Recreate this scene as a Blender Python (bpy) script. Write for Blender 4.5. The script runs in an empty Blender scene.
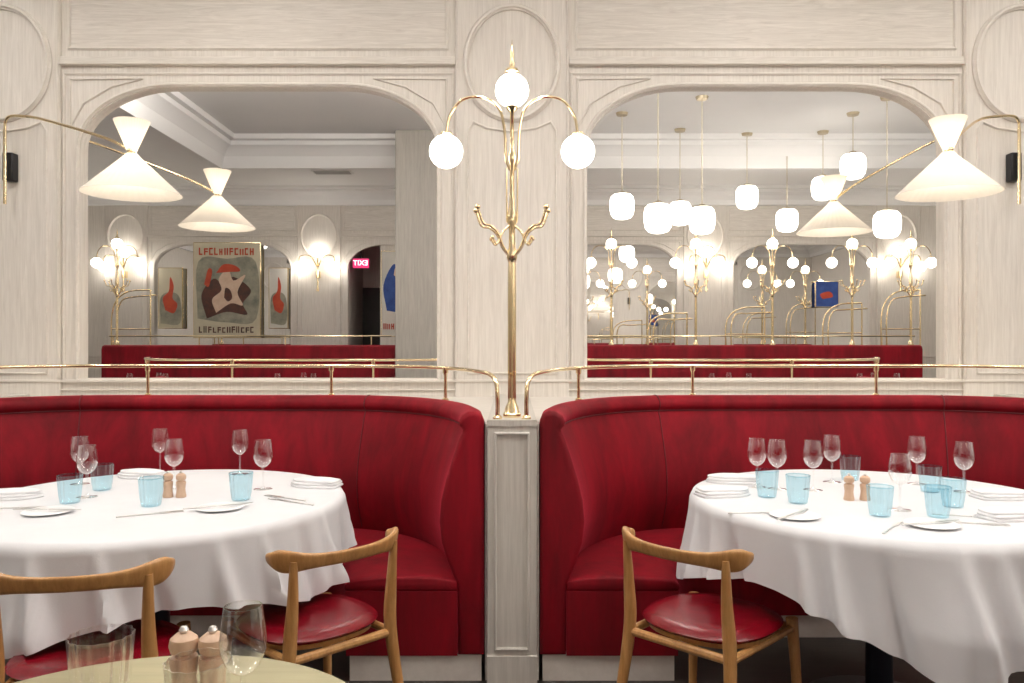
import bpy, bmesh, math, random
from mathutils import Vector, Matrix
random.seed(4)
PI=math.pi
COL=bpy.context.scene.collection
F=800.0; H=1.3
# ---------------------------------------------------------------- materials
def newmat(name):
    m=bpy.data.materials.new(name); m.use_nodes=True
    nt=m.node_tree; b=nt.nodes['Principled BSDF']; return m,nt,b
def pm(name,col,rough=.5,metal=0,emis=None,es=0,noise=0,nscale=8,bump=0,bscale=60,sheen=0,coat=0,spec=None,stretch=(1,1,1),col2=None,detail=5,trans=0,dist=0):
    m,nt,b=newmat(name)
    b.inputs['Base Color'].default_value=(*col,1); b.inputs['Roughness'].default_value=rough; b.inputs['Metallic'].default_value=metal
    if spec is not None: b.inputs['Specular IOR Level'].default_value=spec
    if sheen: b.inputs['Sheen Weight'].default_value=sheen; b.inputs['Sheen Roughness'].default_value=.3; b.inputs['Sheen Tint'].default_value=(1,.08,.14,1)
    if coat: b.inputs['Coat Weight'].default_value=coat; b.inputs['Coat Roughness'].default_value=.15
    if emis: b.inputs['Emission Color'].default_value=(*emis,1); b.inputs['Emission Strength'].default_value=es
    tc=nt.nodes.new('ShaderNodeTexCoord'); mp=nt.nodes.new('ShaderNodeMapping'); mp.inputs['Scale'].default_value=stretch
    nt.links.new(tc.outputs['Object'],mp.inputs['Vector'])
    if col2 is not None:
        n=nt.nodes.new('ShaderNodeTexNoise'); n.inputs['Scale'].default_value=nscale; n.inputs['Detail'].default_value=detail; n.inputs['Roughness'].default_value=.65; n.inputs['Distortion'].default_value=dist
        nt.links.new(mp.outputs[0],n.inputs['Vector'])
        r=nt.nodes.new('ShaderNodeValToRGB'); r.color_ramp.elements[0].position=.32; r.color_ramp.elements[1].position=.68
        r.color_ramp.elements[0].color=(*col2,1); r.color_ramp.elements[1].color=(*col,1)
        nt.links.new(n.outputs['Fac'],r.inputs['Fac']); nt.links.new(r.outputs['Color'],b.inputs['Base Color'])
    if bump:
        n2=nt.nodes.new('ShaderNodeTexNoise'); n2.inputs['Scale'].default_value=bscale; n2.inputs['Detail'].default_value=3
        nt.links.new(mp.outputs[0],n2.inputs['Vector'])
        bp=nt.nodes.new('ShaderNodeBump'); bp.inputs['Strength'].default_value=bump; bp.inputs['Distance'].default_value=.01
        nt.links.new(n2.outputs['Fac'],bp.inputs['Height']); nt.links.new(bp.outputs['Normal'],b.inputs['Normal'])
    return m
M={}
M['oakV']=pm('limed_oak_vertical',(.80,.755,.695),.5,col2=(.66,.615,.555),nscale=3,stretch=(26,26,1.3),bump=.05,bscale=8,detail=9,dist=.5)
M['oakH']=pm('limed_oak_horizontal',(.80,.755,.695),.5,col2=(.63,.585,.525),nscale=2.6,stretch=(1.3,18,18),bump=.05,bscale=8,dist=1.6,detail=9)
M['oakP']=pm('grey_limed_oak_post',(.66,.625,.57),.5,col2=(.52,.49,.44),nscale=3,stretch=(26,26,1.3),bump=.04,bscale=8,detail=8)
M['oakG']=pm('grey_oak_pillar',(.50,.47,.42),.5,col2=(.40,.37,.33),nscale=3,stretch=(14,14,1),bump=.05,bscale=8)
M['moulding']=pm('limed_oak_moulding',(.79,.745,.685),.45,col2=(.70,.655,.595),nscale=4,stretch=(5,5,5))
M['ceiling']=pm('ceiling_paint',(.90,.895,.885),.7,col2=(.88,.875,.865),nscale=2)
M['floor']=pm('dark_floor',(.05,.042,.036),.35,col2=(.025,.022,.02),nscale=5,stretch=(1,8,1))
M['velvet']=pm('crimson_velvet',(.27,.0006,.010),.7,sheen=.55,col2=(.115,.0003,.004),nscale=2.2,bump=.05,bscale=240,spec=.25,detail=8,stretch=(3.2,3.2,.6),dist=.4)
M['piping']=pm('crimson_piping',(.12,.0006,.005),.6,sheen=.2,col2=(.09,.0005,.004),nscale=20)
M['leather']=pm('red_leather',(.20,.002,.010),.25,col2=(.155,.0015,.007),nscale=9,bump=.05,bscale=200)
M['wood']=pm('oiled_oak',(.58,.31,.11),.34,col2=(.38,.18,.055),nscale=3.5,stretch=(16,16,2),coat=.25)
M['millwood']=pm('mill_wood',(.70,.49,.35),.45,col2=(.60,.40,.27),nscale=14,stretch=(3,3,1))
M['brass']=pm('brass',(.94,.79,.52),.14,1,col2=(.90,.74,.46),nscale=5)
M['dullbrass']=pm('dull_brass',(.60,.52,.38),.35,1,col2=(.52,.45,.32),nscale=5)
M['brasstop']=pm('brushed_brass_top',(.50,.46,.29),.38,.8,col2=(.42,.385,.24),nscale=3,stretch=(1,12,1))
M['black']=pm('black_metal',(.015,.015,.018),.35,.3,col2=(.02,.02,.022),nscale=6)
M['darkpost']=pm('dark_blue_metal',(.02,.025,.04),.35,.5,col2=(.015,.018,.03),nscale=6)
M['cloth']=pm('white_linen',(.77,.77,.79),.85,col2=(.73,.73,.75),nscale=4,bump=.05,bscale=300)
M['napkin']=pm('napkin_linen',(.87,.87,.885),.9,col2=(.81,.81,.83),nscale=30)
M['china']=pm('white_china',(.92,.92,.93),.4,col2=(.90,.90,.91),nscale=4,spec=.3)
M['steel']=pm('cutlery_steel',(.85,.84,.83),.3,1,col2=(.78,.77,.76),nscale=8)
M['mirror']=pm('mirror_silver',(.96,.957,.95),.0,1)
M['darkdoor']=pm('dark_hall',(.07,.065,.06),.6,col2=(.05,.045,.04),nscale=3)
M['globe']=pm('opal_globe',(.95,.93,.88),.3,emis=(1,.94,.84),es=9)
M['globe2']=pm('opal_globe_wall',(.95,.93,.88),.3,emis=(1,.94,.85),es=17)
M['pendant']=pm('opal_pendant_glass',(.95,.93,.9),.3,emis=(1,.94,.86),es=5)
M['fillglobe']=pm('opal_fill_globe',(.95,.93,.9),.3,emis=(1,.955,.90),es=38)  # strong emission for the globes added as unseen fill
M['lens']=pm('fill_downlight_lens',(.95,.93,.9),.3,emis=(1,.9,.75),es=5)  # glowing disc of the added fill downlights
M['whitetrim']=pm('white_trim_ring',(.8,.8,.78),.4,col2=(.76,.76,.74),nscale=4)
M['vent']=pm('vent_metal',(.45,.44,.42),.5,col2=(.4,.39,.37),nscale=4)
M['exit']=pm('exit_box',(.3,.02,.06),.5,emis=(1,.05,.22),es=.9)
M['exitletter']=pm('exit_letters',(.9,.7,.75),.5,emis=(1,.75,.8),es=2.5)
M['paper']=pm('poster_paper',(.72,.66,.50),.7,col2=(.60,.56,.42),nscale=3)
M['paper2']=pm('poster_paper_pale',(.78,.76,.70),.7,col2=(.7,.68,.62),nscale=3)
M['ink_r']=pm('poster_red',(.62,.10,.04),.7,col2=(.5,.06,.03),nscale=9)
M['ink_t']=pm('poster_teal',(.20,.22,.18),.7,col2=(.45,.42,.32),nscale=5)
M['ink_b']=pm('poster_blue',(.05,.12,.42),.7,col2=(.03,.07,.28),nscale=8)
M['ink_s']=pm('poster_skin',(.80,.62,.48),.7,col2=(.70,.50,.36),nscale=14)
M['ink_k']=pm('poster_dark',(.06,.04,.035),.7,col2=(.16,.06,.04),nscale=8)
def glassmat(name,tint,gl=1.0,bl=.28):
    m=bpy.data.materials.new(name); m.use_nodes=True; nt=m.node_tree; nt.nodes.clear()
    o=nt.nodes.new('ShaderNodeOutputMaterial'); t=nt.nodes.new('ShaderNodeBsdfTransparent'); t.inputs[0].default_value=(*tint,1)
    g=nt.nodes.new('ShaderNodeBsdfGlossy'); g.inputs['Roughness'].default_value=.05; g.inputs[0].default_value=(1,1,1,1)
    fr=nt.nodes.new('ShaderNodeLayerWeight'); fr.inputs['Blend'].default_value=bl
    ml=nt.nodes.new('ShaderNodeMath'); ml.operation='MULTIPLY_ADD'; ml.inputs[1].default_value=gl; ml.inputs[2].default_value=.05
    nt.links.new(fr.outputs['Facing'],ml.inputs[0])
    x=nt.nodes.new('ShaderNodeMixShader'); nt.links.new(ml.outputs[0],x.inputs[0]); nt.links.new(t.outputs[0],x.inputs[1]); nt.links.new(g.outputs[0],x.inputs[2])
    nt.links.new(x.outputs[0],o.inputs[0]); return m
M['glass']=glassmat('clear_glass',(.99,.99,.99),.95,.32)
M['blueglass']=glassmat('pale_blue_glass',(.73,.895,.95),.5,.25)
def shademat():
    m=bpy.data.materials.new('pleated_lamp_shade'); m.use_nodes=True; nt=m.node_tree; nt.nodes.clear()
    o=nt.nodes.new('ShaderNodeOutputMaterial'); d=nt.nodes.new('ShaderNodeBsdfDiffuse'); d.inputs[0].default_value=(.83,.80,.75,1)
    t=nt.nodes.new('ShaderNodeBsdfTranslucent'); t.inputs[0].default_value=(.92,.88,.81,1)
    x=nt.nodes.new('ShaderNodeMixShader'); x.inputs[0].default_value=.42
    e=nt.nodes.new('ShaderNodeEmission'); e.inputs[0].default_value=(1,.91,.78,1); e.inputs[1].default_value=.10
    a=nt.nodes.new('ShaderNodeAddShader')
    nt.links.new(d.outputs[0],x.inputs[1]); nt.links.new(t.outputs[0],x.inputs[2]); nt.links.new(x.outputs[0],a.inputs[0]); nt.links.new(e.outputs[0],a.inputs[1]); nt.links.new(a.outputs[0],o.inputs[0]); return m
M['shade']=shademat()
# ---------------------------------------------------------------- helpers
def cat(pts,n=8):
    P=[Vector(p) for p in pts]; P=[2*P[0]-P[1]]+P+[2*P[-1]-P[-2]]; out=[]
    for i in range(1,len(P)-2):
        for k in range(n):
            t=k/n; a,b,c,d=P[i-1],P[i],P[i+1],P[i+2]
            out.append(.5*((2*b)+(c-a)*t+(2*a-5*b+4*c-d)*t*t+(3*b-a-3*c+d)*t**3))
    out.append(P[-2]); return out
class MB:
    def __init__(s): s.v=[]; s.f=[]
    def add(s,v,f):
        o=len(s.v); s.v+= [tuple(p) for p in v]; s.f+=[tuple(i+o for i in q) for q in f]; return s
    def box(s,x0,x1,y0,y1,z0,z1):
        return s.add([(x0,y0,z0),(x1,y0,z0),(x1,y1,z0),(x0,y1,z0),(x0,y0,z1),(x1,y0,z1),(x1,y1,z1),(x0,y1,z1)],
              [(0,3,2,1),(4,5,6,7),(0,1,5,4),(1,2,6,5),(2,3,7,6),(3,0,4,7)])
    def loft(s,rings,ringclosed=True,cap=True,close=False):
        n=len(rings[0]); v=[p for r in rings for p in r]; f=[]; m=len(rings)
        for i in range(m if close else m-1):
            j=(i+1)%m
            for k in range(n if ringclosed else n-1):
                l=(k+1)%n; f.append((i*n+k,i*n+l,j*n+l,j*n+k))
        if cap and not close and ringclosed:
            f.append(tuple(range(n))); f.append(tuple((m-1)*n+k for k in range(n)))
        return s.add(v,f)
    def lathe(s,prof,c=(0,0,0),n=28,cap=False,rf=None):
        R=[]
        for (r,z) in prof:
            R.append([(c[0]+r*(rf(k/n) if rf else 1)*math.cos(2*PI*k/n),c[1]+r*(rf(k/n) if rf else 1)*math.sin(2*PI*k/n),c[2]+z) for k in range(n)])
        return s.loft(R,cap=cap)
    def tube(s,pts,r,n=10):
        P=[Vector(p) for p in pts]; m=len(P); R=r if isinstance(r,(list,tuple)) else [r]*m
        T=[(P[min(i+1,m-1)]-P[max(i-1,0)]).normalized() for i in range(m)]
        up=Vector((0,0,1)) if abs(T[0].z)<.9 else Vector((1,0,0))
        a=T[0].cross(up).normalized(); rings=[]
        for i in range(m):
            a=(a-T[i]*a.dot(T[i])).normalized(); b=T[i].cross(a)
            rings.append([P[i]+(a*math.cos(2*PI*k/n)+b*math.sin(2*PI*k/n))*R[i] for k in range(n)])
        return s.loft(rings)
    def ball(s,c,r,n=20,sz=1):
        return s.lathe([(r*math.sin(PI*i/12)+1e-7,-r*sz*math.cos(PI*i/12)) for i in range(13)],c,n)
    def prism(s,poly,z0,z1):
        n=len(poly); return s.loft([[(x,y,z0) for x,y in poly],[(x,y,z1) for x,y in poly]])
    def build(s,name,mat,parent=None,ang=35,bev=0,kind=None,sub=0):
        me=bpy.data.meshes.new(name); me.from_pydata(s.v,[],s.f)
        bm=bmesh.new(); bm.from_mesh(me); bmesh.ops.remove_doubles(bm,verts=bm.verts,dist=2e-6)
        bmesh.ops.dissolve_degenerate(bm,edges=bm.edges,dist=1e-7)
        bmesh.ops.recalc_face_normals(bm,faces=bm.faces); bm.to_mesh(me); bm.free()
        me.polygons.foreach_set('use_smooth',[True]*len(me.polygons))
        me.set_sharp_from_angle(angle=math.radians(ang))
        me.materials.append(M[mat] if isinstance(mat,str) else mat)
        o=bpy.data.objects.new(name,me); COL.objects.link(o)
        if parent: o.parent=parent
        if bev:
            b=o.modifiers.new('b','BEVEL'); b.width=bev; b.segments=2; b.limit_method='ANGLE'
        if kind: o['kind']=kind
        return o
def tag(o,label,cat_,group=None):
    o['label']=label; o['category']=cat_
    if group: o['group']=group
    return o
def thing(name,label,cat_,loc=(0,0,0),rz=0,group=None):
    o=bpy.data.objects.new(name,None); COL.objects.link(o); o.empty_display_size=.05
    o.location=loc; o.rotation_euler=(0,0,rz); return tag(o,label,cat_,group)
def dup(root,loc,rz=0,label=None,group=None,scale=None):
    r=root.copy(); COL.objects.link(r); r.location=loc; r.rotation_euler=(0,0,rz)
    if scale: r.scale=scale
    if label: r['label']=label
    if group: r['group']=group
    for ch in list(root.children):
        c=ch.copy(); COL.objects.link(c); c.parent=r
        for g in list(ch.children):
            d=g.copy(); COL.objects.link(d); d.parent=c
    return r
def light(name,kind,loc,e,col=(1,.9,.78),r=.05,parent=None,spot=None):
    l=bpy.data.lights.new(name,kind); l.energy=e; l.color=col; l.shadow_soft_size=r
    if spot: l.spot_size=math.radians(spot); l.spot_blend=.9
    o=bpy.data.objects.new(name,l); COL.objects.link(o); o.location=loc
    if parent: o.parent=parent
    return o
def text_mesh(name,body,size,mat,parent,loc,rot,ext=.004):
    c=bpy.data.curves.new(name,'FONT'); c.body=body; c.size=size; c.extrude=ext; c.align_x='CENTER'; c.align_y='CENTER'
    t=bpy.data.objects.new(name,c); COL.objects.link(t); bpy.context.view_layer.update()
    me=bpy.data.meshes.new_from_object(t.evaluated_get(bpy.context.evaluated_depsgraph_get())); bpy.data.objects.remove(t)
    me.materials.clear(); me.materials.append(M[mat]); o=bpy.data.objects.new(name,me); COL.objects.link(o); o.parent=parent; o.location=loc; o.rotation_euler=rot; return o
# ---------------------------------------------------------------- room
YF,YB=4.6,-2.8; XW=7.3; ZS,ZT=3.6,3.9
MB().box(-XW,XW,YB-.1,YF+.1,-.1,0).build('floor','floor',kind='structure')
TX0,TX1,TY0,TY1=-3.7,5.6,-1.0,3.3
m=MB(); m.box(-XW,XW,YB,TY0,ZS,ZT+.1).box(-XW,XW,TY1,YF,ZS,ZT+.1).box(-XW,TX0,TY0,TY1,ZS,ZT+.1).box(TX1,XW,TY0,TY1,ZS,ZT+.1).box(TX0,TX1,TY0,TY1,ZT,ZT+.1)
m.build('ceiling','ceiling',kind='structure')
def rectframe(x0,x1,y0,y1,prof,name):
    R=[]
    for (i,z) in prof: R.append([(x0+i,y0+i,z),(x1-i,y0+i,z),(x1-i,y1-i,z),(x0+i,y1-i,z)])
    return MB().loft(R,cap=False).build(name,'ceiling',kind='structure',ang=20)
rectframe(TX0,TX1,TY0,TY1,[(-.22,3.6),(-.22,3.57),(-.16,3.565),(-.14,3.53),(-.02,3.52),(.01,3.58),(.03,3.66),(.09,3.74),(.15,3.78),(.16,3.83),(.22,3.84),(.23,3.9)],'trim_1')
rectframe(-XW,XW,YB,YF,[(0,3.34),(.05,3.35),(.06,3.42),(.10,3.48),(.17,3.52),(.18,3.56),(.24,3.565),(.25,3.6)],'trim_2')
MB().box(-XW-.1,-XW,YB,YF,0,ZS).build('wall_left','oakV',kind='structure')
MB().box(XW,XW+.1,YB,YF,0,ZS).build('wall_right','oakV',kind='structure')
HW,ZB,ZA=1.02,1.087,2.755
def arch(hw=HW,zb=ZB,za=ZA,rx=.55,rz=.36,n=12):
    p=[(-hw,zb)]
    for i in range(1,8): p.append((-hw,zb+(za-rz-zb)*i/8))
    for i in range(n+1):
        t=PI/2*i/n; p.append((-hw+rx*(1-math.cos(t)),za-rz+rz*math.sin(t)))
    for i in range(1,5): p.append((-hw+rx+(2*hw-2*rx)*i/5,za+.0))
    p=[a for a in p if a[0]<0]; q=[(-x,z) for x,z in reversed(p)]
    return p+q
def mould(mb,pts,prof,closed,ym):
    n=len(pts); rings=[]
    for i in range(n):
        a=pts[i-1] if (i>0 or closed) else None; b=pts[i]; c=pts[(i+1)%n] if (i<n-1 or closed) else None
        def nr(p,q):
            d=Vector((q[0]-p[0],q[1]-p[1])); 
            return Vector((-d.y,d.x)).normalized() if d.length>1e-9 else None
        n1=nr(a,b) if a else None; n2=nr(b,c) if c else None
        if n1 is None: n1=n2
        if n2 is None: n2=n1
        mm=(n1+n2); mm=mm/max(.3,mm.length_squared/2)
        rings.append([(b[0]+mm.x*u,ym(v),b[1]+mm.y*u) for u,v in prof])
    mb.loft(rings,ringclosed=True,cap=not closed,close=closed)
def PR(w,h): return [(-w,-.002),(-w,h*.5),(-w*.6,h*.6),(-w*.4,h),(w*.3,h),(w*.6,h*.55),(w,h*.4),(w,-.002)]
def rect(x0,x1,z0,z1): return [(x0,z0),(x0,z1),(x1,z1),(x1,z0)]
tn=[3]
def trim(mb,mat='moulding',**k):
    o=mb.build('trim_%d'%tn[0],mat,kind='structure',**k); tn[0]+=1; return o
def wallside(name,ym,centres):
    mb=MB()
    for c in centres:
        inn=[(c+x,z) for x,z in arch()]
        x0,x1,z0,z1=c-1.45,c+1.45,0,ZS; cx,cz=c,1.9
        outp=[]
        for (x,z) in inn:
            dx,dz=x-cx,z-cz; t=1e9
            if dx>1e-9: t=min(t,(x1-cx)/dx)
            if dx<-1e-9: t=min(t,(x0-cx)/dx)
            if dz>1e-9: t=min(t,(z1-cz)/dz)
            if dz<-1e-9: t=min(t,(z0-cz)/dz)
            outp.append([cx+dx*t,cz+dz*t])
        for cr in ((x0,z0),(x0,z1),(x1,z1),(x1,z0)):
            an=math.atan2(cr[1]-cz,cr[0]-cx)
            k=min(range(len(inn)),key=lambda i:abs((math.atan2(inn[i][1]-cz,inn[i][0]-cx)-an+PI)%(2*PI)-PI)); outp[k]=list(cr)
        R=[[(x,ym(0),z) for x,z in outp],[(x,ym(0),z) for x,z in inn],[(x,ym(-.045),z) for x,z in inn]]
        mb.loft(R,cap=False)
    for s in (-1,1):
        a,b=(-XW,-5.8) if s<0 else (5.8,XW)
        mb.add([(a,ym(0),0),(b,ym(0),0),(b,ym(0),ZS),(a,ym(0),ZS)],[(0,1,2,3)])
    mb.build(name,'oakV',kind='structure',ang=20)
    pil=MB(); mo=MB(); up=MB(); pn=MB()
    yb=lambda a,b:(min(ym(a),ym(b)),max(ym(a),ym(b)))
    for k in (-5.8,-2.9,0,2.9,5.8):
        y0,y1=yb(-.01,.018); pil.box(k-.325,k+.325,y0,y1,0,ZS)
        ym2=lambda v:ym(v+.018)
        mould(mo,[(k-.25,1.12),(k-.25,2.50),(k-.22,2.55),(k-.14,2.515),(k,2.495),(k+.14,2.515),(k+.22,2.55),(k+.25,2.50),(k+.25,1.12)],PR(.007,.011),True,ym2)
        ov=[(k+.265*math.cos(-2*PI*i/48),2.885+.32*math.sin(-2*PI*i/48)) for i in range(48)]
        mould(mo,ov,PR(.017,.030),True,ym2)
        mould(mo,[(k-.315,1.09),(k-.315,ZS-.3)],PR(.006,.011),False,ym2); mould(mo,[(k+.315,1.09),(k+.315,ZS-.3)],PR(.006,.011),False,ym2)
    for c in centres:
        mould(mo,rect(c-1.11,c+1.11,ZB-.01,2.83),PR(.007,.012),True,ym)
        y0,y1=yb(-.01,.036); up.box(c-1.125,c+1.125,y0,y1,2.875,2.888); y0,y1=yb(-.01,.020); up.box(c-1.125,c+1.125,y0,y1,2.888,2.925)
        pn_=rect(c-1.08,c+1.08,2.975,3.31)
        mould(mo,pn_,PR(.009,.015),True,ym)
        y0,y1=yb(-.01,.003); pn.box(c-1.07,c+1.07,y0,y1,2.985,3.30)
        for s in (-1,1):
            tri=[(c+s*1.075,2.52),(c+s*1.075,2.80),(c+s*.66,2.80),(c+s*.84,2.755),(c+s*1.0,2.66)]
            mould(mo,tri if s<0 else tri[::-1],PR(.006,.011),True,ym)
    y0,y1=yb(-.01,.026); up.box(-XW,XW,y0,y1,1.068,1.082); y0,y1=yb(-.01,.014); up.box(-XW,XW,y0,y1,1.02,1.028)
    trim(pil,'oakV',bev=.004); trim(mo,ang=50); trim(up,'oakH',bev=.003); trim(pn,'oakH')
centres=(-4.35,-1.45,1.45,4.35)
yf=lambda v:4.575-v
yb_=lambda v:YB+v
wallside('wall_back',yf,centres)
MB().box(-XW,XW,4.62,4.72,0,ZT).build('wall_outer_back','oakV',kind='structure')
wallside('wall_front',yb_,centres)
MB().box(-XW,-2.47,YB-.15,YB-.05,0,ZT).box(-.43,XW,YB-.15,YB-.05,0,ZT).box(-2.47,-.43,YB-.15,YB-.05,2.76,ZT).box(-2.47,-.43,YB-.15,YB-.05,0,1.08).build('wall_outer_front','oakV',kind='structure')
def mirror(c,ym,label):
    t=thing('wall_mirror',label,'mirror',(c,ym(-.04),ZB))
    a=arch(); mb=MB(); mb.loft([[(x*1.0,0,z-ZB) for x,z in a],[(x,(ym(-.055)-ym(-.04)),z-ZB) for x,z in a]]); mb.build('mirror_glass','mirror',t,ang=20)
    fr=MB(); mould(fr,[(x,z-ZB) for x,z in arch(1.034,ZB-.010,ZA+.014)],PR(.012,.019),True,lambda v:ym(v)-ym(-.04)); fr.build('mirror_frame','moulding',t,ang=50)
mirror(-1.45,yf,'large arched wall mirror to the left of the central brass lamp, above the left booth')
mirror(1.45,yf,'large arched wall mirror to the right of the central brass lamp')
mirror(-4.35,yf,'arched wall mirror beyond the left edge of the photo'); mirror(4.35,yf,'arched wall mirror beyond the right edge of the photo')
mirror(-4.35,yb_,'arched mirror on the opposite wall behind the large poster, seen reflected'); mirror(1.45,yb_,'arched mirror on the opposite wall seen reflected behind the pendants')
mirror(4.35,yb_,'arched mirror on the opposite wall seen reflected at far right')
al=MB(); al.box(-2.6,-.3,-4.3,-4.2,0,3.3).box(-2.6,-2.5,-4.3,-2.96,0,3.3).box(-.4,-.3,-4.3,-2.96,0,3.3).box(-2.6,-.3,-4.3,-2.96,3.2,3.3)
al.build('wall_alcove','oakV',kind='structure'); MB().box(-2.6,-.3,-4.3,-2.9,-.1,0).build('floor_alcove','floor',kind='structure')
MB().box(-1.99,-.43,-2.95,-2.84,0,2.9).build('wall_partition','oakV',kind='structure')
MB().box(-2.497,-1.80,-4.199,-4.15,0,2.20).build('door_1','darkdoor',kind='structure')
ex=thing('exit_sign','small glowing pink exit sign in the arched doorway, seen in the left mirror','sign',(-2.30,-2.95,2.49))
MB().box(-.12,.12,-.03,.03,-.07,.07).build('sign_box','exit',ex,bev=.005); MB().box(-.01,.01,-.01,.01,.07,.71).build('hanger','black',ex)
text_mesh('letters','EXIT',.11,'exitletter',ex,(0,.034,0),(PI/2,0,PI))
def poster(x,z0,z1,w,y,paper,label,draw):
    t=thing('framed_poster',label,'poster',(x,y,z0)); h=z1-z0
    MB().box(-w/2,w/2,0,.015,0,h).build('paper',paper,t)
    f=MB(); mould(f,rect(-w/2,w/2,0,h),PR(.008,.02),True,lambda v:v); f.build('frame','brass',t,ang=50)
    draw(t,w,h); return t
def blob(t,name,mat,pts,y):
    c=cat([Vector((p[0],p[1],0)) for p in list(pts)+[pts[0]]],5)[:-1]
    MB().loft([[(p[0],y-.002,p[1]) for p in c],[(p[0],y,p[1]) for p in c]]).build(name,mat,t,ang=20)
def letters(t,mat,n,w,z0,z1):
    st=.84*w/n; rr=random.Random(n)
    for i in range(n):
        a=-.42*w+i*st; b=a+st*rr.uniform(.6,.8); q=(b-a)*.34; m=MB(); k=rr.randrange(5); h=(z1-z0)*rr.uniform(.8,1); z=z0+h
        m.box(a,a+q,.014,.02,z0,z)
        if k in(0,2): m.box(b-q,b,.014,.02,z0,z)
        if k in(1,3): m.box(a,b,.014,.0205,z-h*.22,z)
        if k in(1,4): m.box(a,b,.014,.0205,z0,z0+h*.2)
        if k in(2,3): m.box(a,b,.014,.0205,z0+h*.4,z0+h*.6)
        m.build('letter',mat,t)
def dr1(t,w,h):
    blob(t,'painted_backdrop','ink_t',[(-.44*w,.2*h),(-.43*w,.8*h),(0,.83*h),(.43*w,.8*h),(.44*w,.2*h),(0,.16*h)],.018)
    letters(t,'ink_r',11,w,.87*h,.95*h)
    blob(t,'painted_cloak','ink_k',[(-.3*w,.2*h),(-.38*w,.45*h),(-.2*w,.62*h),(-.05*w,.56*h),(.1*w,.64*h),(.36*w,.5*h),(.24*w,.36*h),(.3*w,.24*h),(.0*w,.27*h)],.021)
    blob(t,'painted_dress','ink_s',[(-.16*w,.26*h),(-.22*w,.4*h),(-.08*w,.5*h),(-.12*w,.62*h),(.02*w,.72*h),(.1*w,.6*h),(.28*w,.66*h),(.16*w,.48*h),(.24*w,.34*h),(.06*w,.36*h)],.024)
    blob(t,'painted_hat','ink_r',[(-.16*w,.68*h),(-.05*w,.77*h),(.12*w,.76*h),(.2*w,.70*h),(.02*w,.69*h)],.026)
    blob(t,'painted_ribbon','ink_r',[(-.34*w,.56*h),(-.28*w,.72*h),(-.22*w,.7*h),(-.27*w,.54*h)],.0225)
    blob(t,'painted_shadow','ink_k',[(-.04*w,.42*h),(-.02*w,.52*h),(.05*w,.5*h),(.08*w,.42*h),(.02*w,.38*h)],.0255)
    letters(t,'ink_k',12,w,.05*h,.12*h)
def dr2(t,w,h):
    blob(t,'painted_figure','ink_b',[(-.3*w,.3*h),(-.42*w,.6*h),(-.05*w,.85*h),(.2*w,.7*h),(.42*w,.5*h),(.15*w,.3*h)],.018)
    blob(t,'painted_face','ink_s',[(-.05*w,.72*h),(.0*w,.8*h),(.12*w,.78*h),(.1*w,.68*h)],.021)
    letters(t,'ink_r',6,w,.08*h,.16*h)
def dr3(t,w,h):
    blob(t,'painted_ground','ink_t',[(-.4*w,.08*h),(-.4*w,.5*h),(0,.6*h),(.4*w,.5*h),(.4*w,.08*h)],.018)
    blob(t,'painted_figure','ink_r',[(-.2*w,.3*h),(-.3*w,.5*h),(-.05*w,.62*h),(0,.85*h),(.15*w,.7*h),(.1*w,.5*h),(.3*w,.4*h),(.15*w,.25*h)],.021)
def dr4(t,w,h):
    blob(t,'painted_figure','ink_r',[(-.2*w,.3*h),(-.3*w,.5*h),(.1*w,.6*h),(.25*w,.4*h)],.018)
poster(-4.27,1.36,2.78,1.0,YB+.03,'paper','large colourful vintage style poster of a dancing figure, seen in the left mirror',dr1)
poster(-1.76,1.38,2.66,.42,-2.84,'paper2','pale poster with a blue figure and red lettering, seen in the left mirror',dr2)
poster(-5.12,1.5,2.4,.36,YB+.03,'paper','narrow green and red poster left of the large dancer poster in the left mirror',dr3)
poster(-3.50,1.5,2.4,.28,YB+.03,'paper2','narrow pale poster right of the large dancer poster in the left mirror',dr3)
poster(4.72,1.82,2.2,.34,YB+.03,'ink_b','small blue picture on the far wall, seen in the right mirror',dr4)
v=thing('ceiling_vent','slotted grey air vent in the ceiling, seen in the left mirror','vent',(-2.43,-1.6,ZS))
MB().box(-.27,.27,-.1,.1,-.012,0).build('frame','whitetrim',v); m=MB()
for i in range(6): m.box(-.24,.24,-.085+i*.03,-.07+i*.03,-.02,-.012)
m.build('slats','vent',v)
m=MB(); m.box(-1.435,-.925,-.97,-.60,0,ZT).box(-1.45,-.91,-.985,-.585,0,.15)
m.build('wall_pillar','oakG',kind='structure',bev=.01)
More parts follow.
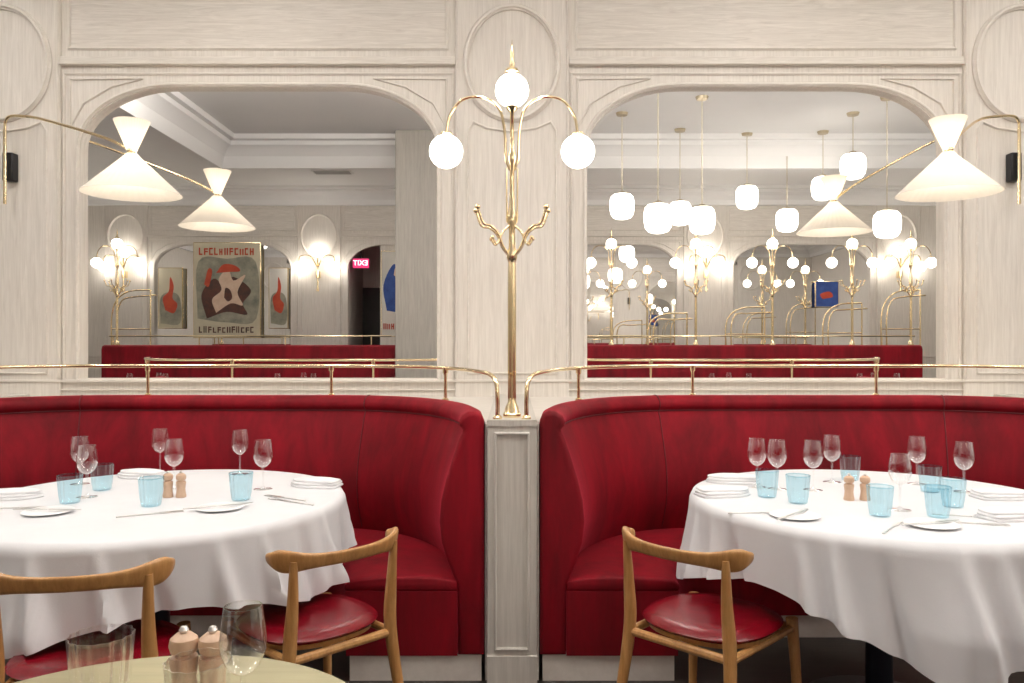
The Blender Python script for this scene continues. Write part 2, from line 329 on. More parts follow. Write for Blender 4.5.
# ---------------------------------------------------------------- booths
AX,AY=.75,.98; X0,Y0=.107,3.05; CXB=1.42
def bpath(n=22):
    p=[]
    for i in range(n+1):
        t=PI/2*i/n; p.append((X0+AX*(1-math.cos(t)),Y0+AY*math.sin(t)))
    xm=X0+AX
    q=[(xm+(2*CXB-2*xm)*i/14,Y0+AY) for i in range(1,14)]
    return p+q+[(2*CXB-x,y) for x,y in reversed(p)]
def frames(path):
    out=[]; n=len(path)
    for i in range(n):
        a=Vector(path[max(i-1,0)]); b=Vector(path[min(i+1,n-1)]); d=(b-a).normalized(); 
        if i in(0,n-1): d=Vector((0,1)) if i==0 else Vector((0,-1))
        out.append((Vector(path[i]),Vector((d.y,-d.x))))
    return out
def fpro(o,z,sx,fr): p=fr[0]+fr[1]*o; return (p.x*sx,p.y,z)
def inset(prof,d):
    n=len(prof); out=[]
    area=sum(prof[i][0]*prof[(i+1)%n][1]-prof[(i+1)%n][0]*prof[i][1] for i in range(n)); sg=1 if area>0 else -1
    for i in range(n):
        a,b,c=Vector(prof[i-1]),Vector(prof[i]),Vector(prof[(i+1)%n]); d1=(b-a).normalized(); d2=(c-b).normalized()
        n1=Vector((-d1.y,d1.x))*sg; n2=Vector((-d2.y,d2.x))*sg; mm=n1+n2; mm=mm/max(.6,mm.length_squared/2); out.append((b.x+mm.x*d,b.y+mm.y*d))
    return out
BP=[(0,.1),(0,.6),(0,.995),(.010,1.021),(.034,1.033),(.062,1.031),(.088,1.015),(.098,.993),(.093,.975),(.082,.963),(.084,.95),(.096,.925),(.118,.86),(.146,.77),(.165,.69),(.172,.61),(.164,.53),(.142,.46),(.118,.40),(.104,.37),(.10,.34),(.10,.1)]
SP=[(.099,.345),(.099,.385),(.2,.400),(.36,.400),(.47,.394),(.515,.384),(.533,.370),(.537,.358),(.533,.350),(.53,.345)]
def sweepb(prof,fr,sx,name,mat,t,rounds,dy=0):
    rings=[]; n=len(fr)
    for e,(pr) in enumerate(rounds):
        ins,yo=pr; rings.append([fpro(o,z,sx,(fr[0][0]+Vector((0,yo+dy)),fr[0][1])) for o,z in inset(prof,ins)])
    mid=[[fpro(o,z,sx,f) for o,z in prof] for f in fr[1:-1]]
    end=[]
    for ins,yo in rounds: end.append([fpro(o,z,sx,(fr[-1][0]+Vector((0,yo+dy)),fr[-1][1])) for o,z in inset(prof,ins)])
    MB().loft(rings+mid+end[::-1]).build(name,mat,t,ang=50)
def booth(sx,lab):
    t=thing('banquette',lab,'banquette',(0,0,0))
    fr=frames(bpath())
    RD=[(.018,0),(.009,.003),(.003,.011),(0,.024)]
    sweepb(BP,fr,sx,'backrest','velvet',t,RD)
    sweepb(SP,fr,sx,'seat','velvet',t,[(.010,.0),(.005,.002),(.002,.006),(0,.014)],.004)
    sweepb([(.101,.1),(.101,.346),(.530,.346),(.527,.1)],fr,sx,'seat_front','velvet',t,[(0,.004)])
    sweepb([(.01,.0),(.01,.1),(.515,.1),(.515,0)],fr,sx,'kick_plate','moulding',t,[(0,.016)])
    n=len(fr)
    for idx in (19,n-20):
        f=fr[idx]; pts=[fpro(o+.0005,z,sx,f) for o,z in BP[3:19]]
        MB().tube(cat(pts,3),.003,6).build('seam_piping','piping',t)
    crease=[fpro(.082,.961,sx,f) for f in fr[1:-1]]
    MB().tube(crease,.004,6).build('seam_piping','piping',t)
    return t
booth(-1,'crimson velvet curved banquette around the left round table'); booth(1,'crimson velvet curved banquette around the right round table')
for sx in (-1,1):
    path=[(x,y) for x,y in bpath()]; fr=frames(path)
    pts=[((f[0]-f[1]*.004).x*sx,(f[0]-f[1]*.004).y) for f in fr]
    pts[0]=(pts[0][0],3.07); pts[-1]=(pts[-1][0],3.07)
    poly=[(.097*sx,3.07)]+pts+[((2*CXB-.097)*sx,3.07),((2*CXB-.097)*sx,4.574),(.097*sx,4.574)]
    trim(MB().prism(poly,0,.985),'oakH',ang=20)
def post(x):
    m=MB(); m.box(x-.094,x+.094,3.045,4.574,0,1.0); 
    mould(m,rect(x-.062,x+.062,.13,.95),PR(.006,.010),True,lambda v:3.045-v)
    m.box(x-.0955,x+.0955,3.034,3.06,0,.105); m.box(x-.0955,x+.0955,3.040,3.06,.978,1.0)
    o=trim(m,'oakP',ang=35); return o
for x in (0,2.84,-2.84): post(x)
def rail(sx,lab):
    t=thing('brass_rail',lab,'rail')
    fr=frames(bpath()); z=1.178
    body=[fpro(.02,z,sx,f) for f in fr[4:-4]]
    st=[(.056,3.10,1.0),(.056,3.10,1.08),(.062,3.11,1.14),(.09,3.16,1.172)]
    A=[Vector((x*sx,y,q)) for x,y,q in st]; B=[Vector(((2*CXB-x)*sx,y,q)) for x,y,q in reversed(st)]
    MB().tube(cat(A+[Vector(p) for p in body]+B,3),.0085,10).build('handrail','brass',t,ang=60)
    for e in (A[0],B[-1]): MB().lathe([(0,0),(.018,0),(.018,.006),(.012,.014),(0,.014)],(e.x,e.y,1.0),16).build('flange','brass',t)
    xs=[('t',41),('x',.905),('x',1.825)]
    pp=[]
    for k,vv in xs:
        if k=='t': 
            a=math.radians(vv); pp.append((X0+AX*(1-math.cos(a))+.015,Y0+AY*math.sin(a)-.015)); pp.append((2*CXB-pp[-1][0],pp[-1][1]))
        else: pp.append((vv,Y0+AY-.02))
    for (x,y) in pp:
        MB().lathe([(0,0),(.016,0),(.016,.006),(.0075,.012),(.0075,.120),(.013,.125),(.013,.150),(0,.155)],(x*sx,y,1.0295),14).build('rail_post','brass',t)
rail(-1,'brass handrail above the back of the left banquette'); rail(1,'brass handrail above the back of the right banquette')
# ---------------------------------------------------------------- central lamp
LY=3.18
L=thing('lamp_standard','tall brass lamp with three opal globes and coat hooks on the central post','lamp',(0,LY,1.0),0,'brass globe lamp standards')
zz=lambda y:(H+(341-y)*LY/F)-1.0
MB().lathe([(0,0),(.036,0),(.036,.012),(.030,.02),(.026,.04),(.018,.055),(.015,.075)],n=28).build('base','brass',L)
m=MB(); fl=lambda u:1+.10*math.cos(2*PI*u*8)
m.lathe([(.0150,.07),(.0150,zz(300)),(.014,zz(262))],n=48,rf=fl); m.lathe([(.014,zz(262)),(.021,zz(258)),(.021,zz(252)),(.014,zz(247)),(.012,zz(230)),(.019,zz(222)),(.019,zz(214)),(.012,zz(208)),(.009,zz(190)),(.009,zz(165)),(.016,zz(160)),(.016,zz(154)),(.008,zz(148)),(.008,zz(112)),(.02,zz(109)),(.024,zz(106)),(.0,zz(106))],n=24)
m.build('pole','brass',L,ang=50)
for s in (-1,1):
    MB().tube([(s*.020,0,zz(222)),(s*.022,0,zz(168))],.0035,8).build('side_rod','brass',L)
    arm=cat([(s*.008,0,zz(170)),(s*.024,0,zz(158)),(s*.030,0,zz(130)),(s*.052,0,zz(108)),(s*.115,0,zz(97)),(s*.195,0,zz(99)),(s*.245,0,zz(114)),(s*.262,0,zz(134))],6)
    MB().tube(arm,.0055,10).build('lamp_arm','brass',L)
    g=MB().ball((s*.262,0,zz(151)),.067,28).build('globe','globe',L,ang=80)
    MB().lathe([(0,0),(.022,0),(.03,-.012),(.03,-.022),(0,-.022)],(s*.262,0,zz(132)),20).build('globe_cap','brass',g)
g=MB().ball((0,0,zz(90)),.067,28).build('globe','globe',L,ang=80)
MB().lathe([(0,-.0),(.03,0),(.024,.014),(.010,.022),(.012,.035),(.007,.05),(.009,.07),(.004,.10),(0,.135)],(0,0,zz(72)),20).build('finial','brass',L)
for a in (12,168,205,335,90):
    ca,sa=math.cos(math.radians(a)),math.sin(math.radians(a))
    pts=cat([(ca*r,sa*r,z) for r,z in [(.01,zz(256)),(.040,zz(246)),(.06,zz(234)),(.09,zz(227)),(.125,zz(224)),(.148,zz(209))]],6)
    h=MB().tube(pts,.0055,8); h.ball(pts[-1],.011,12); h.build('coat_hook','brass',L,ang=60)
    pts=cat([(ca*r,sa*r,z) for r,z in [(.012,zz(225)),(.04,zz(232)),(.065,zz(244)),(.085,zz(238))]],6)
    h=MB().tube(pts,.0045,8); h.ball(pts[-1],.008,12); h.build('lower_hook','brass',L,ang=60)
for x,l in ((1.27,'leftmost in the right mirror'),(2.35,'second from left in the right mirror'),(3.33,'third from left in the right mirror'),(4.35,'fourth from left in the right mirror'),(5.1,'at the right edge of the right mirror'),(-5.05,'at the left edge of the left mirror')):
    dup(L,(x,-1.0,1.252),0,'brass globe lamp standard on the far banquette, '+l,'brass globe lamp standards')
# ---------------------------------------------------------------- double cone wall lamps
def walllamp(s,x,y,z,lab):
    o=Vector((s*2.84,yf(.018),2.3)); W=lambda a:tuple(Vector(a)-o)
    t=thing('wall_lamp',lab,'lamp',tuple(o))
    m=MB(); c=W((s*2.84,4.53,2.285)); m.box(c[0]-.03,c[0]+.03,c[1]-.03,0,c[2]-.08,c[2]+.08); m.build('wall_bracket','black',t,bev=.006)
    MB().tube([W((s*2.84,4.48,2.07)),W((s*2.84,4.48,2.49))],.009,10).build('vertical_rod','brass',t)
    arm=cat([W(p) for p in [(s*2.84,4.48,2.49),(s*2.835,4.478,2.53),(s*2.80,4.46,2.555),(s*2.70,4.42,2.545),(s*2.55,4.37,2.51),(s*(x+.3*(2.55-x)),y+.3*(4.37-y),z+.03+.3*(2.48-z)),(s*x,y,z+.005)]],8)
    MB().tube(arm,.0075,10).build('arm','brass',t)
    c=W((s*x,y,z))
    rf=lambda u:1+.006*math.cos(2*PI*u*40)
    MB().lathe([(.022,.0),(.03,.02),(.086,.155),(.084,.155),(.028,.02),(.02,0.0)],c,160,rf=rf).build('upper_shade','shade',t,ang=60)
    MB().lathe([(.028,-.01),(.045,-.03),(.237,-.212),(.235,-.213),(.043,-.032),(.026,-.012)],c,160,rf=rf).build('lower_shade','shade',t,ang=60)
    m=MB(); m.lathe([(0,.02),(.017,.02),(.017,-.03),(0,-.03)],c,16); m.ball((c[0],c[1]-.025,c[2]),.012,12); m.build('socket','brass',t)
    light('lamp_bulb','POINT',(c[0],c[1],c[2]-.09),4.4,(1,.88,.72),.03,t); light('lamp_bulb','POINT',(c[0],c[1],c[2]+.08),1.5,(1,.88,.72),.02,t)
walllamp(-1,1.915,4.03,2.255,'brass swing arm wall lamp with double cone pleated shades at left')
walllamp(1,2.136,3.92,2.236,'brass swing arm wall lamp with double cone pleated shades at right')
# ---------------------------------------------------------------- pendants
pend=[(622,206,9.1,'leftmost in the right mirror'),(658,218,7.9,'second from left in the right mirror'),(680,213,9.8,'third from left in the right mirror'),(702,220,8.5,'fourth from left in the right mirror'),(747,197,10.0,'fifth from left in the right mirror'),(787,220,10.2,'sixth from left in the right mirror'),(853,166,9.1,'highest in the right mirror'),(887,224,8.5,'rightmost in the right mirror'),(823,188,9.9,'seventh from left in the right mirror')]
for i,(px,py,dv,w) in enumerate(pend):
    x=(px-512)*dv/F; y=2*4.615-dv; z=H+(341-py)*dv/F
    t=thing('pendant_lamp','opal lantern pendant on brass stem, '+w,'pendant lamp',(x,y,z),0,'opal lantern pendants')
    pr=[(.055,.145),(.10,.135),(.130,.10),(.140,.04),(.138,-.03),(.127,-.09),(.097,-.13),(.05,-.145),(0,-.147)]
    MB().lathe([(0,.147)]+pr,n=36,rf=lambda u:1+.012*math.cos(2*PI*u*12)).build('opal_shade','pendant',t,ang=70)
    top=(ZT if y>TY0 else ZS)-z
    MB().tube([(0,0,.15),(0,0,top)],.0045,8).build('stem','dullbrass',t)
    MB().lathe([(0,.175),(.03,.172),(.06,.15),(.06,.14),(0,.14)],n=20).build('cap','dullbrass',t)
    MB().lathe([(0,top),(.07,top),(.06,top-.03),(0,top-.035)],n=20).build('ceiling_rose','dullbrass',t)
s0=None
for i,x in enumerate((-5.8,-2.9,0,2.9,5.8)):
    lab='brass three globe wall sconce opposite, '+['at far left in the left mirror','beside the large poster in the left mirror','hidden behind the central pilaster','below the lantern pendants in the right mirror','at far right in the right mirror'][i]
    if s0: dup(s0,(x,YB+.03,2.45),0,lab,'globe sconces on the opposite wall'); continue
    s0=t=thing('wall_sconce',lab,'sconce',(x,YB+.03,2.45),0,'globe sconces on the opposite wall')
    MB().lathe([(0,-.4),(.02,-.4),(.012,-.3),(.012,.1),(0,.12)],(0,.06,0),12).build('stem','brass',t); MB().box(-.03,.03,-.012,.06,-.2,-.1).build('wall_plate','brass',t)
    for s in (-1,1):
        MB().tube(cat([(0,.06,-.05),(s*.1,.1,.12),(s*.24,.12,.12),(s*.27,.12,.03)],6),.008,8).build('arm','brass',t)
        MB().ball((s*.27,.12,-.04),.07,16).build('globe','globe2',t,ang=80)
    MB().ball((0,.06,.19),.07,16).build('globe','globe2',t,ang=80)
d0=None  # downlights added to brighten the room, set out of view
for y,z,xs,e in ((3.9,ZS,(-5,-2.9,-1.45,1.45,2.9,5),11),(2.6,ZT,(-2.8,-1.1,.9,2.7,4.6),34),(1.5,ZT,(-3,-1,1,3,5),44)):
    for x in xs:
        lab='added recessed fill light with a white ring, out of view'
        if d0: t=dup(d0,(x,y,z),0,lab,'added recessed fill lights')
        else:
            d0=t=thing('fill_downlight',lab,'fill light',(x,y,z),0,'added recessed fill lights')
            MB().lathe([(.05,-.001),(.05,-.012),(.075,-.008),(.08,-.0005)],n=24).build('trim_ring','whitetrim',t); MB().lathe([(0,-.003),(.05,-.003)],n=24).build('lens','lens',t)
        light('fill_spot','SPOT',(x,y,z-.04),e,(1,.955,.905),.09,spot=160)
g0=None  # added globes giving soft fill and lifting the ceiling, kept out of view
for y,z,xs in ((2.05,ZT,(-3.1,-1.6,0,1.6,3.2,4.8)),(2.05,ZS,(-5.3,))):
    for x in xs:
        if g0: dup(g0,(x,y,z),0,None,'added opal fill globes'); continue
        g0=t=thing('fill_globe','added opal fill globe on a brass rose, out of view','ceiling light',(x,y,z),0,'added opal fill globes')
        MB().ball((0,0,-.20),.14,24).build('globe','fillglobe',t,ang=80); MB().lathe([(0,0),(.08,0),(.07,-.04),(.03,-.075),(0,-.075)],n=20).build('rose','brass',t)
for (a,b,lab) in ((-5.2,-1.49,'long crimson banquette across the room, seen in the left mirror'),(-.87,5.2,'long crimson banquette across the room, seen in the right mirror')):
    t=thing('banquette',lab,'banquette',((a+b)/2,-1.0,0)); w=(b-a)/2
    pr=[(-.1,.1),(-.1,1.2),(-.08,1.24),(-.03,1.255),(.03,1.25),(.06,1.22),(.06,1.1),(.1,.8),(.12,.5),(.12,.1)]
    MB().loft([[(x,-y,z) for y,z in pr] for x in (-w,w)]).build('backrest','velvet',t,ang=40)
    MB().box(-w,w,-.55,-.12,.1,.45).build('seat','velvet',t,bev=.03); MB().box(-w+.01,w-.01,-.52,.08,0,.1).build('kick_plate','moulding',t)
    r=thing('brass_rail','brass rail above the '+lab,'rail',((a+b)/2,-1.0,1.25)); m=MB(); m.tube([(-w+.05,0,.12),(w-.05,0,.12)],.010,8); m.build('handrail','brass',r)
    k=-w+.1
    while k<w: MB().tube([(k,0,0),(k,0,.12)],.008,8).build('rail_post','brass',r); k+=1.1
for (x,h,lab) in ((-5.15,.72,'brass arched rail on the far banquette in the left mirror'),(4.0,.55,'lower brass arched rail on the far banquette in the right mirror'),(4.75,.72,'taller brass arched rail on the far banquette in the right mirror'),(2.75,.5,'second brass arched rail from left on the far banquette in the right mirror'),(1.75,.42,'leftmost low brass arched rail on the far banquette in the right mirror')):
    t=thing('brass_arch_rail',lab,'rail',(x,-1.06,1.245)); m=MB()
    for q,g in ((0,0),(.07,.07)):
        m.tube(cat([(q,0,0),(q,0,h*.5),(q+.06,0,h*.8),(q+.22,0,h*.97-g),(q+.50,0,h-g)],6),.010,8)
    m.tube([(0,0,h*.3),(.50,0,h*.3)],.008,8)
    m.build('curved_rails','brass',t,ang=60)
    MB().tube([(.50,0,h),(.50,0,0)],.010,8).build('upright','brass',t)
# ---------------------------------------------------------------- tables
TZ=.75
def cloth(cx,cy,R,corners,Lmin,lab,ph,N=300):
    rings=[]
    for fr_ in (0,.3,.6,.85,.96): rings.append([(cx+R*fr_*math.cos(2*PI*k/N),cy+R*fr_*math.sin(2*PI*k/N),TZ+.001) for k in range(N)])
    S=18
    rnd=random.Random(ph); folds=[(2*PI*(q+rnd.uniform(-.35,.35))/26,rnd.uniform(.035,.07),rnd.uniform(.035,.075)*(1 if q%3 else -.7)) for q in range(26)]
    for j in range(S+1):
        u=j/S; ring=[]
        for k in range(N):
            th=2*PI*k/N; Lx=0; cc=0
            for a,l,wd in corners:
                d=abs((th-math.radians(a)+PI)%(2*PI)-PI); w=max(0,1-d/math.radians(wd)); w=w*w*.5+.5*w; Lx+=(l-Lmin)*w; cc=max(cc,w)
            Lg=Lmin+Lx; s=u*Lg
            if j==0: r=R-.004; z=TZ+.0005
            else:
                fo=0
                for a,wd,am in folds:
                    d=abs((th-a-.3*s+PI)%(2*PI)-PI); fo+=am*math.exp(-(d/(wd*(.5+1.6*s)))**2*1.6)
                fo+=.005*math.sin(9*th+ph)
                g=min(1,s/.24)
                r=R+.006+.01*s+fo*g**1.1+.05*cc**3*g**1.5; z=TZ-.006-s*.985
            ring.append((cx+r*math.cos(th),cy+r*math.sin(th),z))
        rings.append(ring)
    o=MB().loft(rings,cap=False).build('tablecloth','cloth',ang=85); tag(o,lab,'tablecloth'); return o
TL=(-1.245,2.80); TR=(1.285,2.80); RT=.642
def table(c,lab,R):
    t=thing('round_table',lab,'table',(c[0],c[1],0)); k=R/.642
    MB().lathe([(0,.715),(.60*k,.715),(.635*k,.722),(.637*k,.735),(.63*k,.746),(0,.746)],n=64).build('tabletop','wood',t)
    MB().lathe([(.20,.715),(.20,.70),(.05,.69),(.045,.66),(.045,.06),(.06,.04)],n=28).build('column','darkpost',t)
    MB().lathe([(0,0),(.27,0),(.275,.012),(.26,.024),(.07,.045),(0,.05)],n=40).build('base','darkpost',t)
table(TL,'round dining table under the white cloth in the left booth',RT); table(TR,'round dining table under the white cloth in the right booth',RT)
cloth(*TL,RT,[(-22,.27,46),(62,.3,45),(150,.3,45),(-98,.29,40)],.185,'white cloth draped over the left round table',7)
cloth(*TR,RT,[(-97,.40,50),(-8,.40,50),(80,.3,45),(172,.31,48)],.17,'white cloth with a long corner draped over the right round table',12)
FT=[(-4.2,-.08),(-2.5,-.08),(2.5,-.08),(4.2,-.08)]
for (x,y),w in zip(FT,('first far table in the left mirror','second far table in the left mirror','first far table in the right mirror','second far table in the right mirror')):
    table((x,y),'round table, '+w+', counted from the left',.4); cloth(x,y,.4,[(-45,.3,45),(45,.3,45),(135,.3,45),(-135,.3,45)],.2,'white cloth on the '+w,int(x*10)+99,120)
# ---------------------------------------------------------------- chairs
def chair(loc,ang,lab,sc=1):
    t=thing('dining_chair',lab,'chair',(loc[0],loc[1],0),ang,'wooden chairs with red seats'); t.scale=(sc,sc,sc)
    m=MB(); se=lambda u:1+.035*math.cos(2*PI*u*4)*-1
    m.lathe([(0,.428),(.19,.428),(.205,.434),(.209,.442),(.20,.450),(.16,.455),(.08,.452),(0,.450)],(0,.0,0),48,rf=se); m.build('seat','leather',t,ang=60)
    m=MB(); m.lathe([(.15,.4285),(.15,.410),(.17,.407),(.19,.414),(.195,.4288),(.15,.4288)],(0,0,0),48,rf=se); m.build('seat_frame','wood',t,ang=40)
    for s in (-1,1):
        MB().tube(cat([(s*.195,.20,0),(s*.185,.19,.25),(s*.175,.18,.434)],5),[.0115]+[.013+.006*i/9 for i in range(10)],12).build('leg','wood',t)
        pts=cat([(s*.205,-.265,0),(s*.187,-.222,.22),(s*.172,-.195,.42),(s*.168,-.205,.56),(s*.17,-.215,.69)],4)
        n=len(pts); MB().tube(pts,[.011+.0085*math.sin(PI*.5*min(1,(i/(n-1))/.6)) -(.0085*max(0,i/(n-1)-.6)/.4) for i in range(n)],12).build('leg','wood',t)
        m=MB(); m.tube([(s*.176,.182,.404),(s*.173,-.195,.404)],.013,10); m.build('seat_rail','wood',t)
    for y in (.182,-.195): MB().tube([(-.174,y,.404),(.174,y,.404)],.013,10).build('seat_rail','wood',t)
    ctl=[(-.204,-.135),(-.200,-.172),(-.163,-.212),(-.09,-.238),(0,-.247),(.09,-.238),(.163,-.212),(.200,-.172),(.204,-.135)]
    pts=cat([(x,y,0) for x,y in ctl],6); n=len(pts); rings=[]
    for i,p in enumerate(pts):
        u=abs(2*i/(n-1)-1); d=(pts[min(i+1,n-1)]-pts[max(i-1,0)]).normalized(); nn=Vector((d.y,-d.x,0))
        hh=.020+.014*math.exp(-((u-.62)/.22)**2); th=.009+.005*u
        if u>.72: hh*=1-.35*((u-.72)/.28)
        if u>.93: k=math.sqrt(max(0.03,1-((u-.93)/.07)**2)); hh*=k; th*=k
        zc=.684+.010*(u**2); lean=.30*(1-u*.6)
        ring=[]
        for q in range(16):
            a=2*PI*q/16; ca=math.copysign(abs(math.cos(a))**.7,math.cos(a)); sa=math.copysign(abs(math.sin(a))**.7,math.sin(a))
            ring.append(p+nn*(ca*th+lean*sa*hh)+Vector((0,0,zc+sa*hh)))
        rings.append(ring)
    MB().loft(rings).build('backrest','wood',t,ang=60)
    return t
A=math.atan2(-.70,.71)
chair((.625,2.50),A,'wooden chair with curved back and round red seat at the right table')
chair((-.635,2.49),-A,'wooden chair with red seat at the left table, nearer the central post')
chair((-1.13,2.19),math.atan2(.20,.98),'wooden chair with red seat at the left edge, its back toward the viewer',1.04)
# ---------------------------------------------------------------- tableware
def T(px,py,z=TZ):
    d=(H-z)*F/(py-341); return ((px-512)*d/F,d)
proto={}
ZP=TZ+.0015
def wine(loc,lab,grp,sc=1,wd=1):
    if 'w' in proto: return dup(proto['w'],loc,0,lab,grp,(sc*wd,sc*wd,sc))
    t=proto['w']=thing('wine_glass',lab,'wine glass',loc,0,grp); t.scale=(sc,sc,sc)
    MB().lathe([(.034,.0008),(.010,.004),(.004,.012)],n=28).build('foot','glass',t)
    MB().lathe([(.004,.010),(.0032,.05),(.0045,.082),(.0001,.083)],n=12).build('stem','glass',t)
    MB().lathe([(.0045,.081),(.014,.085),(.027,.098),(.0345,.118),(.035,.135),(.031,.165),(.0285,.182),(.0278,.182),(.0280,.179)],n=32).build('bowl','glass',t)
    return t
def tumbler(loc,lab,grp,mat='blueglass',sc=1):
    k='t'+mat
    if k in proto: return dup(proto[k],loc,random.random()*3,lab,grp,(sc,sc,sc))
    o=MB().lathe([(0,0.001),(.027,0.001),(.030,.004),(.032,.020),(.0335,.024),(.036,.05),(.0395,.096),(.0385,.096),(.0383,.092)],n=96,rf=lambda u:1+.035*math.cos(2*PI*u*14)).build('tumbler',mat,ang=70)
    o.location=loc; o.scale=(sc,)*3; tag(o,lab,'tumbler',grp); proto[k]=o; return o
def mill(loc,lab,grp,sc=1):
    if 'm' in proto: return dup(proto['m'],loc,0,lab,grp,(sc,)*3)
    t=proto['m']=thing('spice_mill',lab,'mill',loc,0,grp); t.scale=(sc,)*3
    MB().lathe([(0,0),(.017,0),(.018,.004),(.0155,.02),(.0145,.03),(.016,.043),(.0172,.05),(.016,.056),(0,.056)],n=24).build('body','millwood',t)
    MB().lathe([(0,.0555),(.011,.056),(.010,.059),(.0155,.062),(.0175,.070),(.016,.078),(.009,.084),(0,.085)],n=24).build('head','millwood',t)
    MB().lathe([(0,.084),(.004,.084),(.006,.088),(.004,.092),(0,.093)],n=12).build('knob','steel',t)
    return t
def plate(loc,rz,lab,grp):
    if 'p' in proto: return dup(proto['p'],loc,rz,lab,grp)
    t=proto['p']=thing('side_plate',lab,'plate',loc,rz,grp)
    MB().lathe([(0,0),(.045,0),(.050,.003),(.074,.0065),(.076,.008),(.073,.0095),(.048,.0060),(0,.0055)],n=40).build('dish','china',t); return t
def knife(loc,rz,lab,grp,kind='k'):
    if kind in proto: return dup(proto[kind],loc,rz,lab,grp)
    nm={'k':'table_knife','f':'table_fork'}[kind]
    t=proto[kind]=thing(nm,lab,nm.split('_')[1],loc,rz,grp)
    MB().prism([(-.11,-.004),(-.112,0),(-.11,.005),(-.02,.004),(0,.003),(0,-.003),(-.02,-.003)],0,.004).build('handle','steel',t,bev=.001)
    if kind=='k': MB().prism([(-.001,-.003),(.02,-.009),(.08,-.008),(.105,.003),(.10,.005),(-.001,.004)],.001,.0028).build('blade','steel',t)
    else:
        m=MB().prism([(-.001,-.003),(.03,-.011),(.045,-.012),(.045,.012),(.03,.011),(-.001,.003)],.001,.003)
        for i in range(4): y=-.0105+i*.0063; m.box(.044,.085,y,y+.0028,.001,.003)
        m.build('head','steel',t)
    return t
def napkin(loc,rz,lab,grp,sc=1):
    if 'n' in proto: return dup(proto['n'],loc,rz,lab,grp,(sc,)*3)
    m=MB(); m.v=[]
    for k,(sx,sy,z,ro) in enumerate(((1,1,.0,0),(.97,.93,.010,.06),(.93,.82,.0195,-.08))):
        pl=[(-.095,-.045),(-.03,-.055),(.05,-.05),(.10,0.0),(.05,.05),(-.03,.055),(-.095,.045),(-.10,0)]
        pl=[(p[0],p[1]) for p in cat([(x,y,0) for x,y in pl+[pl[0]]],4)[:-1]]
        pl=[((x*math.cos(ro)-y*math.sin(ro))*sx,(x*math.sin(ro)+y*math.cos(ro))*sy) for x,y in pl]
        w=lambda x,y:.003*math.sin(38*x+k)*math.cos(30*y)*(1 if k else 0)
        m.loft([[(x*.985,y*.985,z) for x,y in pl],[(x,y,z+.002+w(x,y)) for x,y in pl],[(x,y,z+.006+w(x,y)) for x,y in pl],[(x*.97,y*.96,z+.0088+w(x,y)) for x,y in pl],[(x*.4,y*.4,z+.0105) for x,y in pl]])
    o=m.build('folded_napkin','napkin',ang=60); o.location=loc; o.rotation_euler=(0,0,rz); tag(o,lab,'napkin',grp); proto['n']=o; return o
def at(px,py): x,y=T(px,py); return (x,y,ZP)
gl,gr='wine glasses on the left table','wine glasses on the right table'
for px,py,l in ((160,472,'wine glass at the back of the left table, behind the mills'),(240,474,'wine glass at the back right of the left table'),(80,484,'wine glass at the left of the left table, farther of the two'),(87,497,'wine glass at the left of the left table, nearer of the two'),(174,488,'wine glass just behind the wooden mills on the left table'),(263,489,'rightmost wine glass on the left table')): wine(at(px,py),l,gl)
for px,py,l in ((757,487,'leftmost wine glass on the right table'),(777,489,'second wine glass from the left on the right table'),(832,482,'wine glass at the back of the right table left of a blue tumbler'),(813,490,'wine glass behind the mills on the right table'),(917,484,'wine glass at the back right of the right table'),(900,510,'nearest wine glass on the right table, beside the front blue tumbler'),(964,492,'rightmost wine glass on the right table')): wine(at(px,py),l,gr)
gl,gr='blue tumblers on the left table','blue tumblers on the right table'
for px,py,l in ((102,490,'pale blue tumbler at the left of the left table, behind the wine glass'),(70,503,'leftmost pale blue tumbler on the left table'),(151,506,'pale blue tumbler in front of the mills on the left table'),(241,500,'rightmost pale blue tumbler on the left table')): tumbler(at(px,py),l,gl)
for px,py,l in ((767,497,'leftmost pale blue tumbler on the right table'),(798,503,'second pale blue tumbler from the left on the right table'),(850,480,'pale blue tumbler at the back of the right table'),(880,516,'pale blue tumbler at the front of the right table, right of the mills'),(938,517,'pale blue tumbler just behind the front plate on the right table'),(953,507,'rightmost pale blue tumbler on the right table'),(930,492,'pale blue tumbler at the back right of the right table')): tumbler(at(px,py),l,gr)
for px,py,l,g in ((168,497,'left of the two wooden mills on the left table','left'),(181,497,'right of the two wooden mills on the left table','left'),(849,500,'left of the two wooden mills on the right table','right'),(865,500,'right of the two wooden mills on the right table','right')): mill(at(px,py),l,'wooden mills on the '+g+' table')
for px,py,rz,l in ((220,509,.2,'small white plate at the front right of the left table'),(48,513,-.3,'small white plate at the front left of the left table'),(795,517,.5,'small white plate at the front left of the right table'),(932,526,0,'small white plate at the front of the right table')):
    p=at(px,py); plate(p,rz,l,'small white side plates'); knife((p[0]+.0,p[1],ZP+.0098),rz+.3,'knife resting across the '+l,'knives on side plates')
for px,py,rz,l in ((315,486,2.9,'folded white napkin at the right of the left table'),(140,477,2.9,'folded white napkin at the back of the left table'),(12,498,.3,'folded white napkin at the left edge of the left table'),(732,482,3.0,'folded white napkin at the back left of the right table'),(724,495,.2,'folded white napkin at the left of the right table'),(1003,498,0,'folded white napkin at the right edge of the right table'),(1012,518,.2,'folded white napkin at the front right of the right table')):
    napkin(at(px,py),rz,l,'folded white napkins')
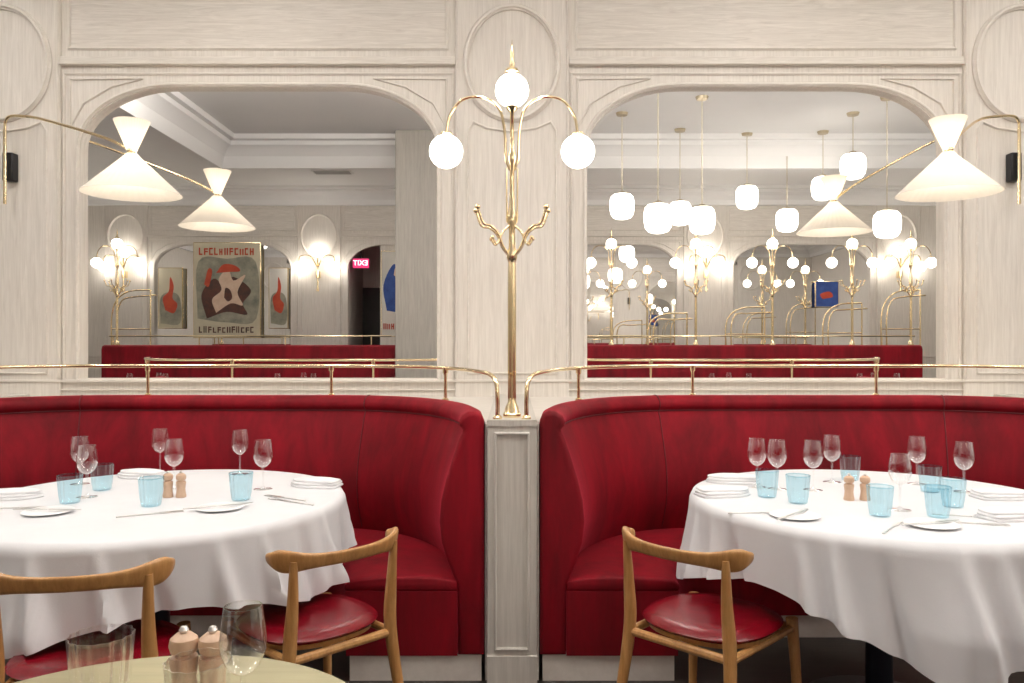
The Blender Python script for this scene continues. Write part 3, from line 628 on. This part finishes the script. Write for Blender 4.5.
for px,py,rz,l,k in ((290,502,2.6,'knife beside the right napkin on the left table','k'),(283,498,2.6,'fork beside the right napkin on the left table','f'),(155,514,.5,'fork at the front of the left table','f'),(20,508,.2,'knife at the left edge of the left table','k'),(762,513,.1,'fork left of the front left plate on the right table','f'),(893,527,.9,'knife left of the front plate on the right table','k'),(978,524,-.3,'fork right of the front plate on the right table','f'),(972,517,-.3,'knife right of the front plate on the right table','k')):
    knife(at(px,py),rz,l,'loose cutlery on the tablecloths',k)
for (x,y) in FT:
    for k,(a,b) in enumerate(((-.2,.1),(.05,-.1),(.22,.12))):
        wine((x+a,y+b,ZP),'wine glass on the far row of tables, barely seen in the mirrors','wine glasses on the far tables')
# ---------------------------------------------------------------- foreground table
FC=(-.535,1.035)
t=thing('small_table','round brass topped table in the near left foreground','table',(FC[0],FC[1],0))
MB().lathe([(0,.72),(.36,.72),(.374,.727),(.376,.742),(.370,.75),(0,.75)],n=64).build('tabletop','brasstop',t)
MB().lathe([(.04,.72),(.03,.7),(.03,.05),(.2,.025),(.22,.01),(.22,0),(0,0)],n=32).build('pedestal','darkpost',t)
Fg=lambda px,d:((px-512)*d/F,d,.7505)
wine(Fg(243,1.13),'large clear wine glass on the near foreground table','foreground glass',.97,.95)
tumbler(Fg(101,1.20),'clear glass tumbler at the left of the near foreground table','foreground tumblers','glass',1.15)
tumbler(Fg(198,1.11),'clear glass tumbler in front of the mills on the near foreground table','foreground tumblers','glass',1.12)
mill(Fg(184,1.22),'left wooden mill on the near foreground table','wooden mills on the near foreground table',1.25)
mill(Fg(213,1.22),'right wooden mill on the near foreground table','wooden mills on the near foreground table',1.25)
# ---------------------------------------------------------------- world, camera
w=bpy.data.worlds.new('World'); bpy.context.scene.world=w; w.use_nodes=True
w.node_tree.nodes['Background'].inputs[0].default_value=(1,.95,.9,1); w.node_tree.nodes['Background'].inputs[1].default_value=.1
cd=bpy.data.cameras.new('camera'); cd.sensor_width=36; cd.lens=F/1024*36; cd.clip_start=.05
co=bpy.data.objects.new('camera',cd); COL.objects.link(co); co.location=(0,0,H); co.rotation_euler=(PI/2,0,0)
bpy.context.scene.camera=co
bpy.context.scene.view_settings.view_transform='Standard'
